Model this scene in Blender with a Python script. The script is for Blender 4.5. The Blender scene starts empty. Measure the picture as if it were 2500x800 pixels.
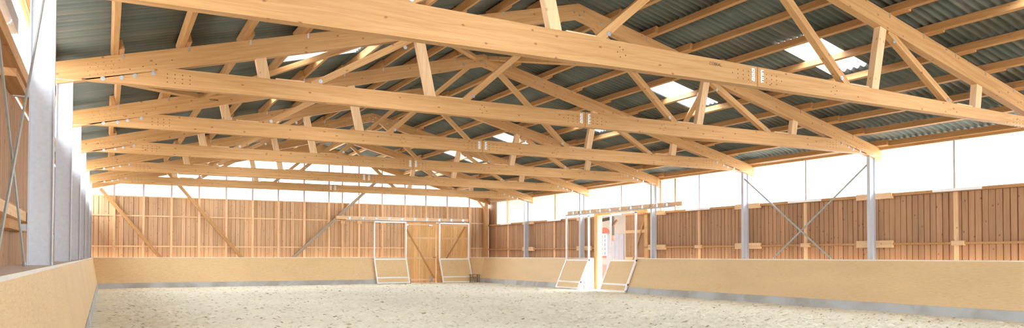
import bpy, bmesh, math, random
import numpy as np
from mathutils import Vector, Matrix
random.seed(7)
S = bpy.context.scene
COL = S.collection

# ------------------------------------------------------------------ camera
EYE = 1.511
YAW, PITCH, ROLL, FPX, CY = 0.4883, 0.0209, 0.0012, 1867.84, 583.58
fw = Vector((math.sin(YAW) * math.cos(PITCH), math.cos(YAW) * math.cos(PITCH), math.sin(PITCH)))
rt = Vector((math.cos(YAW), -math.sin(YAW), 0))
up = rt.cross(fw)
r2 = math.cos(ROLL) * rt + math.sin(ROLL) * up
u2 = -math.sin(ROLL) * rt + math.cos(ROLL) * up
cam = bpy.data.cameras.new('camera')
camo = bpy.data.objects.new('camera', cam)
COL.objects.link(camo)
m = Matrix((r2, u2, -fw)).transposed().to_4x4()
m.translation = Vector((0, 0, EYE))
camo.matrix_world = m
cam.sensor_fit = 'HORIZONTAL'
cam.sensor_width = 36
cam.lens = FPX / 2500 * 36
cam.shift_y = (CY - 400) / 2500
cam.clip_end = 500
S.camera = camo

# ------------------------------------------------------------------ sky, light, exposure
W = bpy.data.worlds.new('overcast_sky')
S.world = W
W.use_nodes = True
W.node_tree.nodes['Background'].inputs['Color'].default_value = (0.95, 0.98, 1.0, 1)
W.node_tree.nodes['Background'].inputs['Strength'].default_value = 3.2
S.view_settings.view_transform = 'Standard'
S.view_settings.look = 'None'
S.view_settings.gamma = 1
S.view_settings.use_curve_mapping = False
S.view_settings.exposure = 2.0
S.cycles.max_bounces = 10
S.cycles.diffuse_bounces = 7
S.cycles.glossy_bounces = 3
S.cycles.transmission_bounces = 8
S.cycles.transparent_max_bounces = 12
S.cycles.sample_clamp_indirect = 12


def portal(name, loc, normal, sx, sy):
    """sampling guide in an opening: lets the sky's own light in, adds none of its own"""
    L = bpy.data.lights.new(name, 'AREA')
    L.shape = 'RECTANGLE'
    L.size, L.size_y = sx, sy
    o = bpy.data.objects.new(name, L)
    o.location = loc
    n = Vector(normal).normalized()
    o.rotation_euler = (-n).to_track_quat('Z', 'Y').to_euler()
    L.cycles.is_portal = True
    COL.objects.link(o)
    return o


portal('sky_opening', (9.3, -16.2, 3.4), (0, 1, 0), 21, 6.8)
portal('sky_opening', (19.72, 11.9, 3.95), (-1, 0, 0), 1.5, 55.8)
portal('sky_opening', (-1.02, 11.9, 3.95), (1, 0, 0), 1.5, 55.8)
portal('sky_opening', (9.33, 39.95, 5.7), (0, -1, 0), 20, 2.9)
portal('sky_opening', (14.4, 22, 6.6), (-0.2425, 0, -0.97), 2.2, 33)
portal('sky_opening', (4.25, 22, 6.6), (0.2425, 0, -0.97), 2.2, 33)
portal('sky_opening', (19.85, 27.6, 1.7), (-1, 0, 0), 3.4, 1.9)

# ------------------------------------------------------------------ materials
def mat(name):
    M = bpy.data.materials.new(name)
    M.use_nodes = True
    N = M.node_tree.nodes
    return M, N, M.node_tree.links, N['Principled BSDF']


def plain(name, col, rough=0.6, metal=0.0, noise=0.06, scale=8.0, bump=0.0):
    M, N, L, B = mat(name)
    tc = N.new('ShaderNodeTexCoord')
    n = N.new('ShaderNodeTexNoise'); n.inputs['Scale'].default_value = scale; n.inputs['Detail'].default_value = 5
    L.new(tc.outputs['Object'], n.inputs['Vector'])
    r = N.new('ShaderNodeValToRGB')
    r.color_ramp.elements[0].position = .3
    r.color_ramp.elements[1].position = .7
    r.color_ramp.elements[0].color = tuple(c * (1 - noise) for c in col) + (1,)
    r.color_ramp.elements[1].color = tuple(min(1, c * (1 + noise)) for c in col) + (1,)
    L.new(n.outputs['Fac'], r.inputs['Fac'])
    L.new(r.outputs['Color'], B.inputs['Base Color'])
    B.inputs['Roughness'].default_value = rough
    B.inputs['Metallic'].default_value = metal
    if bump:
        b = N.new('ShaderNodeBump'); b.inputs['Strength'].default_value = bump; b.inputs['Distance'].default_value = .01
        L.new(n.outputs['Fac'], b.inputs['Height']); L.new(b.outputs['Normal'], B.inputs['Normal'])
    return M


def wood(name, light, dark, knot, knot_amt=1.0, rough=0.62, per_board=0.0, grain=1.0):
    """planed softwood; UV u runs along the grain in metres, v across it"""
    M, N, L, B = mat(name)
    uv = N.new('ShaderNodeUVMap'); uv.uv_map = 'UVMap'
    oi = N.new('ShaderNodeObjectInfo')
    mul = N.new('ShaderNodeMath'); mul.operation = 'MULTIPLY'; mul.inputs[1].default_value = 61.7
    L.new(oi.outputs['Random'], mul.inputs[0])
    cb = N.new('ShaderNodeCombineXYZ')
    L.new(mul.outputs[0], cb.inputs[0]); L.new(mul.outputs[0], cb.inputs[1])
    add = N.new('ShaderNodeVectorMath'); add.operation = 'ADD'
    L.new(uv.outputs['UV'], add.inputs[0]); L.new(cb.outputs[0], add.inputs[1])

    def mapped(sx, sy):
        mp = N.new('ShaderNodeMapping'); mp.inputs['Scale'].default_value = (sx, sy, 1)
        L.new(add.outputs[0], mp.inputs['Vector']); return mp.outputs['Vector']
    g = N.new('ShaderNodeTexNoise'); g.noise_dimensions = '2D'
    g.inputs['Scale'].default_value = 1; g.inputs['Detail'].default_value = 5; g.inputs['Distortion'].default_value = .6
    L.new(mapped(0.7, 15 * grain), g.inputs['Vector'])
    f = N.new('ShaderNodeTexNoise'); f.noise_dimensions = '2D'
    f.inputs['Scale'].default_value = 1; f.inputs['Detail'].default_value = 3
    L.new(mapped(2.5, 90), f.inputs['Vector'])
    mx = N.new('ShaderNodeMix'); mx.data_type = 'FLOAT'; mx.inputs[0].default_value = .35
    L.new(g.outputs['Fac'], mx.inputs[2]); L.new(f.outputs['Fac'], mx.inputs[3])
    r = N.new('ShaderNodeValToRGB')
    r.color_ramp.elements[0].position = .34; r.color_ramp.elements[1].position = .62
    r.color_ramp.elements[0].color = dark + (1,); r.color_ramp.elements[1].color = light + (1,)
    L.new(mx.outputs[0], r.inputs['Fac'])
    # knots
    v = N.new('ShaderNodeTexVoronoi'); v.voronoi_dimensions = '2D'; v.inputs['Scale'].default_value = 1
    v.inputs['Randomness'].default_value = 1
    wv = N.new('ShaderNodeVectorMath'); wv.operation = 'ADD'
    nz = N.new('ShaderNodeTexNoise'); nz.noise_dimensions = '2D'; nz.inputs['Scale'].default_value = 1
    L.new(mapped(9, 20), nz.inputs['Vector'])
    ns = N.new('ShaderNodeVectorMath'); ns.operation = 'SCALE'; ns.inputs['Scale'].default_value = .11
    L.new(nz.outputs['Color'], ns.inputs[0])
    L.new(mapped(2.7, 4.4), wv.inputs[0]); L.new(ns.outputs[0], wv.inputs[1])
    L.new(wv.outputs[0], v.inputs['Vector'])
    kr = N.new('ShaderNodeMapRange'); kr.inputs['From Min'].default_value = .035; kr.inputs['From Max'].default_value = .095
    kr.inputs['To Min'].default_value = 1; kr.inputs['To Max'].default_value = 0
    L.new(v.outputs['Distance'], kr.inputs['Value'])
    sp = N.new('ShaderNodeSeparateColor'); L.new(v.outputs['Color'], sp.inputs[0])
    gt = N.new('ShaderNodeMath'); gt.operation = 'GREATER_THAN'; gt.inputs[1].default_value = .6
    L.new(sp.outputs[0], gt.inputs[0])
    km = N.new('ShaderNodeMath'); km.operation = 'MULTIPLY'; L.new(kr.outputs[0], km.inputs[0]); L.new(gt.outputs[0], km.inputs[1])
    k2 = N.new('ShaderNodeMath'); k2.operation = 'MULTIPLY'; k2.inputs[1].default_value = knot_amt * .8; L.new(km.outputs[0], k2.inputs[0])
    kc = N.new('ShaderNodeMix'); kc.data_type = 'RGBA'
    L.new(k2.outputs[0], kc.inputs[0]); L.new(r.outputs['Color'], kc.inputs[6]); kc.inputs[7].default_value = knot + (1,)
    # tone of the whole timber (and of each board where several share a mesh)
    t = N.new('ShaderNodeTexNoise'); t.noise_dimensions = '2D'; t.inputs['Scale'].default_value = 1; t.inputs['Detail'].default_value = 0
    L.new(mapped(0.13, 0.31), t.inputs['Vector'])
    tr = N.new('ShaderNodeMapRange'); tr.inputs['From Min'].default_value = .3; tr.inputs['From Max'].default_value = .7
    tr.inputs['To Min'].default_value = .93 - per_board; tr.inputs['To Max'].default_value = 1.05
    L.new(t.outputs['Fac'], tr.inputs['Value'])
    sc = N.new('ShaderNodeVectorMath'); sc.operation = 'SCALE'
    L.new(kc.outputs[2], sc.inputs[0]); L.new(tr.outputs[0], sc.inputs['Scale'])
    L.new(sc.outputs[0], B.inputs['Base Color'])
    B.inputs['Roughness'].default_value = rough
    B.inputs['Specular IOR Level'].default_value = .3
    b = N.new('ShaderNodeBump'); b.inputs['Strength'].default_value = .25; b.inputs['Distance'].default_value = .004
    L.new(mx.outputs[0], b.inputs['Height']); L.new(b.outputs['Normal'], B.inputs['Normal'])
    return M


M = {}
M['beam'] = wood('planed_spruce', (.64, .38, .17), (.53, .285, .11), (.30, .10, .035), 1.0)
M['purlin'] = wood('spruce_purlin', (.58, .33, .14), (.46, .235, .09), (.33, .12, .04), .9)
M['board'] = wood('larch_boards', (.51, .305, .175), (.43, .235, .125), (.20, .06, .03), 1.0, per_board=.08)
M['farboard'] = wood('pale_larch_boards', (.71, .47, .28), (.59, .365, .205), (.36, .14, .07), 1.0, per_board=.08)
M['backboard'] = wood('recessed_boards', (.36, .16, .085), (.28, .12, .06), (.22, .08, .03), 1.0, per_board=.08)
M['stud'] = wood('stud_timber', (.86, .61, .37), (.75, .48, .26), (.36, .15, .06), .7)
M['door'] = wood('pine_door_boards', (.86, .56, .27), (.74, .43, .17), (.42, .17, .05), .9, per_board=.1)
M['greywood'] = wood('weathered_brace', (.46, .38, .29), (.36, .29, .21), (.22, .16, .1), .4)
M['stool'] = wood('old_stool_wood', (.34, .25, .15), (.22, .16, .09), (.12, .08, .05), .5)
M['steel'] = plain('white_painted_steel', (.56, .59, .66), .42, 0.0, .05, 25, .05)
M['galv'] = plain('galvanised_steel', (.55, .58, .62), .35, .75, .10, 30)
M['rod'] = plain('dull_steel_bar', (.36, .38, .37), .5, .35, .12, 20)
M['bolt'] = plain('zinc_bolt', (.60, .66, .74), .3, .7, .08, 40)
M['whiteframe'] = plain('white_gate_tube', (.92, .94, .97), .4, 0.1, .03, 20)
M['hole'] = plain('dark_peg_hole', (.09, .045, .02), .9)
M['ink'] = plain('black_stamp_ink', (.05, .04, .035), .8)
M['mull'] = plain('grey_glazing_bar', (.58, .48, .48), .6)
M['render'] = plain('white_lime_render', (.44, .35, .29), .9, 0, .03, 2)
M['red'] = plain('red_brick_arch', (.45, .12, .075), .9, 0, .12, 12)
M['pinkish'] = plain('pale_pink_plinth', (.45, .22, .17), .9, 0, .05, 3)
M['paledoor'] = plain('pale_grey_door_boards', (.36, .32, .35), .8, 0, .05, 3)
M['darkglass'] = plain('grey_window_glass', (.05, .055, .06), .15, 0, .1, 5)
M['trough'] = plain('grey_sheet_metal', (.42, .39, .38), .5, .3, .08, 9)
M['cap'] = plain('white_cap_board', (.80, .79, .76), .6, 0, .04, 6)
M['darktimber'] = plain('dark_weathered_timber', (.055, .042, .034), .9)
M['yardbrace'] = plain('brown_timber_brace', (.16, .07, .03), .9)
M['gravel'] = plain('pale_yard_gravel', (.55, .50, .42), .95, 0, .12, 4)

# riding-arena kick panels: plywood coat with pulled streaks
Mk, N, L, B = mat('kick_panel_plywood')
tc = N.new('ShaderNodeUVMap'); tc.uv_map = 'UVMap'
mp = N.new('ShaderNodeMapping'); mp.inputs['Scale'].default_value = (7, 60, 1); L.new(tc.outputs['UV'], mp.inputs['Vector'])
n1 = N.new('ShaderNodeTexNoise'); n1.noise_dimensions = '2D'; n1.inputs['Scale'].default_value = 1; n1.inputs['Detail'].default_value = 5; n1.inputs['Distortion'].default_value = .8
L.new(mp.outputs[0], n1.inputs['Vector'])
mp2 = N.new('ShaderNodeMapping'); mp2.inputs['Scale'].default_value = (.5, 1.5, 1); L.new(tc.outputs['UV'], mp2.inputs['Vector'])
n2 = N.new('ShaderNodeTexNoise'); n2.noise_dimensions = '2D'; n2.inputs['Scale'].default_value = 1; n2.inputs['Detail'].default_value = 4
L.new(mp2.outputs[0], n2.inputs['Vector'])
r = N.new('ShaderNodeValToRGB')
r.color_ramp.elements[0].position = .25; r.color_ramp.elements[0].color = (.69, .46, .22, 1)
r.color_ramp.elements[1].position = .75; r.color_ramp.elements[1].color = (.78, .60, .36, 1)
e = r.color_ramp.elements.new(.45); e.color = (.745, .54, .29, 1)
L.new(n1.outputs['Fac'], r.inputs['Fac'])
mr = N.new('ShaderNodeMapRange'); mr.inputs['To Min'].default_value = .9; mr.inputs['To Max'].default_value = 1.08
L.new(n2.outputs['Fac'], mr.inputs['Value'])
sc = N.new('ShaderNodeVectorMath'); sc.operation = 'SCALE'; L.new(r.outputs['Color'], sc.inputs[0]); L.new(mr.outputs[0], sc.inputs['Scale'])
L.new(sc.outputs[0], B.inputs['Base Color']); B.inputs['Roughness'].default_value = .55
b = N.new('ShaderNodeBump'); b.inputs['Strength'].default_value = .5; b.inputs['Distance'].default_value = .006
L.new(n1.outputs['Fac'], b.inputs['Height']); L.new(b.outputs['Normal'], B.inputs['Normal'])
M['kick'] = Mk

# concrete
Mc, N, L, B = mat('cast_concrete_base')
tc = N.new('ShaderNodeTexCoord')
n1 = N.new('ShaderNodeTexNoise'); n1.inputs['Scale'].default_value = 1.1; n1.inputs['Detail'].default_value = 4; n1.inputs['Distortion'].default_value = .5
L.new(tc.outputs['Object'], n1.inputs['Vector'])
r = N.new('ShaderNodeValToRGB')
r.color_ramp.elements[0].position = .38; r.color_ramp.elements[0].color = (.38, .38, .36, 1)
r.color_ramp.elements[1].position = .6; r.color_ramp.elements[1].color = (.50, .53, .55, 1)
L.new(n1.outputs['Fac'], r.inputs['Fac']); L.new(r.outputs['Color'], B.inputs['Base Color']); B.inputs['Roughness'].default_value = .85
M['concrete'] = Mc

# arena sand
Ms, N, L, B = mat('arena_sand')
tc = N.new('ShaderNodeTexCoord')
mpf = N.new('ShaderNodeMapping'); mpf.inputs['Rotation'].default_value = (0, 0, .5); mpf.inputs['Scale'].default_value = (.5, 1.5, 1)
L.new(tc.outputs['Object'], mpf.inputs['Vector'])
n1 = N.new('ShaderNodeTexNoise'); n1.inputs['Scale'].default_value = 7.5; n1.inputs['Detail'].default_value = 3; n1.inputs['Roughness'].default_value = .5
L.new(mpf.outputs[0], n1.inputs['Vector'])
n3 = N.new('ShaderNodeTexNoise'); n3.inputs['Scale'].default_value = .35; n3.inputs['Detail'].default_value = 3
L.new(tc.outputs['Object'], n3.inputs['Vector'])
r = N.new('ShaderNodeValToRGB')
r.color_ramp.elements[0].position = .31; r.color_ramp.elements[0].color = (.40, .31, .17, 1)  # dark dashes put the shade of small pits into the sand colour
r.color_ramp.elements[1].position = .62; r.color_ramp.elements[1].color = (.93, .89, .74, 1)
e = r.color_ramp.elements.new(.385); e.color = (.86, .80, .62, 1)
L.new(n1.outputs['Fac'], r.inputs['Fac'])
mr = N.new('ShaderNodeMapRange'); mr.inputs['To Min'].default_value = .85; mr.inputs['To Max'].default_value = 1.12
L.new(n3.outputs['Fac'], mr.inputs['Value'])
sc = N.new('ShaderNodeVectorMath'); sc.operation = 'SCALE'; L.new(r.outputs['Color'], sc.inputs[0]); L.new(mr.outputs[0], sc.inputs['Scale'])
L.new(sc.outputs[0], B.inputs['Base Color']); B.inputs['Roughness'].default_value = .95
n4 = N.new('ShaderNodeTexNoise'); n4.inputs['Scale'].default_value = 30; n4.inputs['Detail'].default_value = 4
L.new(tc.outputs['Object'], n4.inputs['Vector'])
b = N.new('ShaderNodeBump'); b.inputs['Strength'].default_value = .6; b.inputs['Distance'].default_value = .02
L.new(n4.outputs['Fac'], b.inputs['Height']); L.new(b.outputs['Normal'], B.inputs['Normal'])
M['sand'] = Ms

# fibre-cement corrugated sheets, grey-green with brownish runs down the slope
Mr, N, L, B = mat('corrugated_fibre_cement')
tc = N.new('ShaderNodeTexCoord')
mp = N.new('ShaderNodeMapping'); mp.inputs['Scale'].default_value = (.35, 3.2, 1); L.new(tc.outputs['Object'], mp.inputs['Vector'])
n1 = N.new('ShaderNodeTexNoise'); n1.inputs['Scale'].default_value = 1; n1.inputs['Detail'].default_value = 5
L.new(mp.outputs[0], n1.inputs['Vector'])
r = N.new('ShaderNodeValToRGB')
r.color_ramp.elements[0].position = .32; r.color_ramp.elements[0].color = (.10, .128, .114, 1)
r.color_ramp.elements[1].position = .68; r.color_ramp.elements[1].color = (.18, .18, .15, 1)
e = r.color_ramp.elements.new(.5); e.color = (.132, .15, .133, 1)
L.new(n1.outputs['Fac'], r.inputs['Fac']); L.new(r.outputs['Color'], B.inputs['Base Color'])
B.inputs['Roughness'].default_value = .7
M['roof'] = Mr

# clear-ish polycarbonate panes
Mp = bpy.data.materials.new('frosted_polycarbonate'); Mp.use_nodes = True
N = Mp.node_tree.nodes; L = Mp.node_tree.links; N.clear()
out = N.new('ShaderNodeOutputMaterial'); mxs = N.new('ShaderNodeMixShader')
t1 = N.new('ShaderNodeBsdfTransparent'); t1.inputs[0].default_value = (.96, .97, .98, 1)
t2 = N.new('ShaderNodeBsdfTranslucent'); t2.inputs[0].default_value = (.95, .95, .97, 1)
mxs.inputs[0].default_value = .15
L.new(t1.outputs[0], mxs.inputs[1]); L.new(t2.outputs[0], mxs.inputs[2]); L.new(mxs.outputs[0], out.inputs[0])
M['pane'] = Mp

# ------------------------------------------------------------------ mesh helpers
class MB:
    def __init__(s):
        s.bm = bmesh.new(); s.uv = s.bm.loops.layers.uv.new('UVMap'); s.off = (0, 0); s.mi = 0

    def _uv(s, faces, d):
        d = Vector(d).normalized()
        a = d.orthogonal().normalized(); c = d.cross(a)
        if abs(d.z) < .9:
            a = Vector((0, 0, 1)) - d * d.z; a.normalize(); c = d.cross(a)
        else:
            a = Vector((1, 0, 0)); c = Vector((0, 1, 0))
        for f in faces:
            f.material_index = s.mi
            for l in f.loops:
                co = l.vert.co
                l[s.uv].uv = (co.dot(d) + s.off[0], co.dot(a) + co.dot(c) + s.off[1])

    def prism(s, pts, ext, d=(1, 0, 0)):
        """polygon pts (3-D) extruded by vector ext"""
        ext = Vector(ext); pts = [Vector(p) for p in pts]
        n = Vector((0, 0, 0))
        for i in range(len(pts)):
            n += pts[i].cross(pts[(i + 1) % len(pts)])
        if n.dot(ext) > 0:
            pts = pts[::-1]
        A = [s.bm.verts.new(p) for p in pts]; Bv = [s.bm.verts.new(p + ext) for p in pts]
        F = [s.bm.faces.new(A), s.bm.faces.new(Bv[::-1])]
        k = len(pts)
        for i in range(k):
            F.append(s.bm.faces.new((A[i], Bv[i], Bv[(i + 1) % k], A[(i + 1) % k])))
        s._uv(F, d); return s

    def box(s, x0, x1, y0, y1, z0, z1, d=None):
        if d is None:
            e = [x1 - x0, y1 - y0, z1 - z0]; k = e.index(max(e)); d = [0, 0, 0]; d[k] = 1
        return s.prism([(x0, y0, z0), (x1, y0, z0), (x1, y0, z1), (x0, y0, z1)], (0, y1 - y0, 0), d)

    def bar(s, p0, p1, w, h, side=None):
        """rectangular bar from p0 to p1; w along side, h along the third axis"""
        p0, p1 = Vector(p0), Vector(p1); d = (p1 - p0).normalized()
        sd = Vector(side) if side is not None else (Vector((0, 1, 0)) if abs(d.y) < .8 else Vector((1, 0, 0)))
        sd = (sd - d * sd.dot(d)).normalized(); u = d.cross(sd)
        q = [p0 + sd * w / 2 + u * h / 2, p0 - sd * w / 2 + u * h / 2, p0 - sd * w / 2 - u * h / 2, p0 + sd * w / 2 - u * h / 2]
        return s.prism(q, p1 - p0, d)

    def tube(s, pts, r, n=10, caps=True):
        pts = [Vector(p) for p in pts]; rings = []; F = []
        for i, p in enumerate(pts):
            d = (pts[min(i + 1, len(pts) - 1)] - pts[max(i - 1, 0)]).normalized()
            a = d.orthogonal().normalized(); c = d.cross(a)
            rings.append([s.bm.verts.new(p + (a * math.cos(2 * math.pi * k / n) + c * math.sin(2 * math.pi * k / n)) * r) for k in range(n)])
            if i and rings[-2]:
                # align rings
                best = min(range(n), key=lambda j: (rings[-1][j].co - p - (rings[-2][0].co - pts[i - 1])).length)
                rings[-1] = rings[-1][best:] + rings[-1][:best]
                for k in range(n):
                    f = s.bm.faces.new((rings[-2][k], rings[-2][(k + 1) % n], rings[-1][(k + 1) % n], rings[-1][k])); f.smooth = True; F.append(f)
        if caps:
            F.append(s.bm.faces.new(rings[0][::-1])); F.append(s.bm.faces.new(rings[-1]))
        s._uv(F, pts[-1] - pts[0]); return s

    def disc(s, c, n, r, t, k=14):
        c = Vector(c); n = Vector(n).normalized()
        return s.tube([c, c + n * t], r, k)

    def build(s, name, m, parent=None, bevel=0, m2=None):
        bmesh.ops.recalc_face_normals(s.bm, faces=s.bm.faces)
        me = bpy.data.meshes.new(name); s.bm.to_mesh(me); s.bm.free()
        me.materials.append(m)
        if m2: me.materials.append(m2)
        o = bpy.data.objects.new(name, me); COL.objects.link(o)
        if parent is not None:
            o.parent = parent
        if bevel:
            b = o.modifiers.new('edge', 'BEVEL'); b.width = bevel; b.segments = 2; b.limit_method = 'ANGLE'
        return o


def tag(o, label=None, cat=None, group=None, kind=None):
    if label: o['label'] = label
    if cat: o['category'] = cat
    if group: o['group'] = group
    if kind: o['kind'] = kind
    return o


def empty(name, loc=(0, 0, 0)):
    o = bpy.data.objects.new(name, None); o.location = loc; o.empty_display_size = .2
    COL.objects.link(o); return o


def finish(root):
    """children are modelled in world coordinates: keep them there under a root that stands at the thing's base"""
    for c in root.children:
        c.location = -root.location


ORD = ['first', 'second', 'third', 'fourth', 'fifth', 'sixth', 'seventh', 'eighth', 'ninth', 'tenth', 'eleventh', 'twelfth',
       'thirteenth', 'fourteenth', 'fifteenth', 'sixteenth', 'seventeenth']
TN = ['nearest', 'second', 'third', 'fourth', 'fifth', 'farthest']

# ------------------------------------------------------------------ layout
XC = 9.33                                   # ridge
XL, XR = -0.50, 19.18                       # hall faces of the steel columns
TY = [9.60, 14.46, 19.35, 24.30, 29.50, 34.75]   # truss planes
NE = -16.0                                   # roof edge behind the camera
Y0, YE = 4.6, 39.75                         # near end of the built hall, gable
SL = 0.25
AP = 7.16
def zt(x): return AP - SL * abs(x - XC)     # top of the rafters
CT = 4.37                                   # column top
BB, BT = 4.395, 4.73                        # bottom chord
KT = 1.40                                   # kick wall top
WL, WR = -0.90, 19.58                       # board wall planes

# ------------------------------------------------------------------ floor
rng = np.random.default_rng(3)
nx, ny = 300, 835
xs = np.linspace(-0.9, 19.6, nx); ys = np.linspace(-16.0, 39.6, ny)
w = rng.standard_normal((ny, nx))
def band(w, l0, l1, dx, dy):
    F = np.fft.rfft2(w); ky = np.fft.fftfreq(w.shape[0], dy)[:, None]; kx = np.fft.rfftfreq(w.shape[1], dx)[None, :]
    k = np.hypot(kx, ky); g = np.exp(-(k * l0) ** 2 / 2) - np.exp(-(k * l1) ** 2 / 2)
    h = np.fft.irfft2(F * g, s=w.shape); return h / h.std()
h = band(w, .16, .6, xs[1] - xs[0], ys[1] - ys[0]) * .024 + band(rng.standard_normal((ny, nx)), .7, 4, xs[1] - xs[0], ys[1] - ys[0]) * .010
h = np.clip(h, -.06, .045)
gx, gy = np.meshgrid(xs, ys)
edge = np.clip(np.minimum(np.minimum(gx + .3, 18.6 - gx), 38.7 - gy) / .8, 0.15, 1)
h = h * edge
V = np.stack([gx, gy, h], -1).reshape(-1, 3)
idx = np.arange(nx * ny).reshape(ny, nx)
Fq = np.stack([idx[:-1, :-1], idx[:-1, 1:], idx[1:, 1:], idx[1:, :-1]], -1).reshape(-1, 4)
me = bpy.data.meshes.new('floor'); me.from_pydata(V.tolist(), [], Fq.tolist())
me.polygons.foreach_set('use_smooth', [True] * len(me.polygons)); me.materials.append(M['sand'])
fl = bpy.data.objects.new('floor', me); COL.objects.link(fl)
tag(fl, 'pale churned sand floor of the riding hall', 'floor', kind='structure')
o = MB().box(-60, 80, -40, 100, -.25, -.12, (1, 0, 0)).build('ground', M['gravel'])
tag(o, 'pale gravel yard outside the hall', 'ground', kind='structure')

# ------------------------------------------------------------------ corrugated roof
WAVE, AMP = 0.177, 0.033
SKY = []                                     # centre y of each skylight
ly = [Y0] + TY + [YE]
for a, b_ in zip(ly[:-1], ly[1:]):
    SKY.append((a + b_) / 2)
SKW = 3 * WAVE
SKO = {-1: .22, 1: 0}
DROWS = [(-.02, 2.02), (1.96, 4.15), (4.10, 6.03), (5.99, 8.14), (8.10, 10.75)]
SHZ = .165                                   # top of purlins above rafters

def sheet(side, d0, d1, y0, y1, lift=0.0):
    n = max(2, int((y1 - y0) / WAVE * 10)); yy = np.linspace(y0, y1, n + 1)
    V = []; F = []
    for j, (d, l) in enumerate(((d0, .004), (d1, .020))):
        for y in yy:
            V.append((XC + side * d, y, AP - SL * d + SHZ + AMP + .004 + lift + (0 if j else .014) + AMP * math.sin(2 * math.pi * y / WAVE)))
    for i in range(n):
        F.append((i, i + 1, n + 1 + i + 1, n + 1 + i))
    return V, F

def sheets_obj(name, parts, m):
    V = []; F = []
    for v, f in parts:
        k = len(V); V += v; F += [tuple(i + k for i in q) for q in f]
    me = bpy.data.meshes.new(name); me.from_pydata(V, [], F)
    me.polygons.foreach_set('use_smooth', [True] * len(me.polygons)); me.materials.append(m)
    o = bpy.data.objects.new(name, me); COL.objects.link(o)
    s = o.modifiers.new('thickness', 'SOLIDIFY'); s.thickness = .006; s.offset = 1
    return o

for side, nm in ((-1, 'left'), (1, 'right')):
    parts = []
    for k, (d0, d1) in enumerate(DROWS):
        if k == 2:
            e = [NE] + [v for c in SKY for v in (c + SKO[side] - SKW, c + SKO[side] + SKW)] + [YE + .5]
            for y0, y1 in zip(e[::2], e[1::2]):
                parts.append(sheet(side, d0, d1, y0, y1))
        else:
            parts.append(sheet(side, d0, d1, NE, YE + .5))
    o = sheets_obj('ceiling', parts, M['roof'])
    tag(o, 'grey green corrugated roof sheeting on the %s slope' % nm, 'roof', kind='structure')

wn = [0]
def winname():
    wn[0] += 1; return 'window_%d' % wn[0]
BAY = ['in the bay before the nearest truss', 'between the nearest and second truss', 'between the second and third truss',
       'between the third and fourth truss', 'between the fourth and fifth truss', 'between the fifth and farthest truss',
       'in the last bay before the gable wall']
for i, c in enumerate(SKY):
    for side, nm in ((-1, 'left'), (1, 'right')):
        o = sheets_obj(winname(), [sheet(side, 4.08, 6.06, c + SKO[side] - SKW - .04, c + SKO[side] + SKW + .04, .012)], M['pane'])
        tag(o, 'glowing white corrugated skylight in the %s roof slope %s' % (nm, BAY[i]), 'skylight', kind='structure')

# ridge cap
o = MB().prism([(XC - .35, NE, AP + .22 - .0875), (XC, NE, AP + .22), (XC + .35, NE, AP + .22 - .0875), (XC + .35, NE, AP + .24 - .0875), (XC, NE, AP + .25), (XC - .35, NE, AP + .24 - .0875)], (0, YE + .5 - NE, 0), (0, 1, 0)).build('trim_1', M['roof'])
tag(o, 'grey ridge cap along the top of the roof', 'trim', kind='structure')

# ------------------------------------------------------------------ trusses
TT = .165
def mir(x): return 2 * XC - x
SPL = [9.80, 9.50, 9.30, 9.10, 9.10, 9.15]

def stamp(txt, loc, size, parent, flip=False):
    cu = bpy.data.curves.new('ink_stamp', 'FONT'); cu.body = txt; cu.size = size; cu.extrude = .0008
    to = bpy.data.objects.new('tmp', cu)
    COL.objects.link(to)
    bpy.context.view_layer.update()
    me = bpy.data.meshes.new_from_object(to.evaluated_get(bpy.context.evaluated_depsgraph_get()))
    COL.objects.unlink(to); bpy.data.objects.remove(to)
    me.materials.clear(); me.materials.append(M['ink'])
    o = bpy.data.objects.new('ink_stamp', me); COL.objects.link(o)
    o.parent = parent; o.rotation_euler = (math.pi / 2, math.pi if flip else 0, 0); o.location = loc
    tag(o, 'small black ink lettering')
    return o

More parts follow.
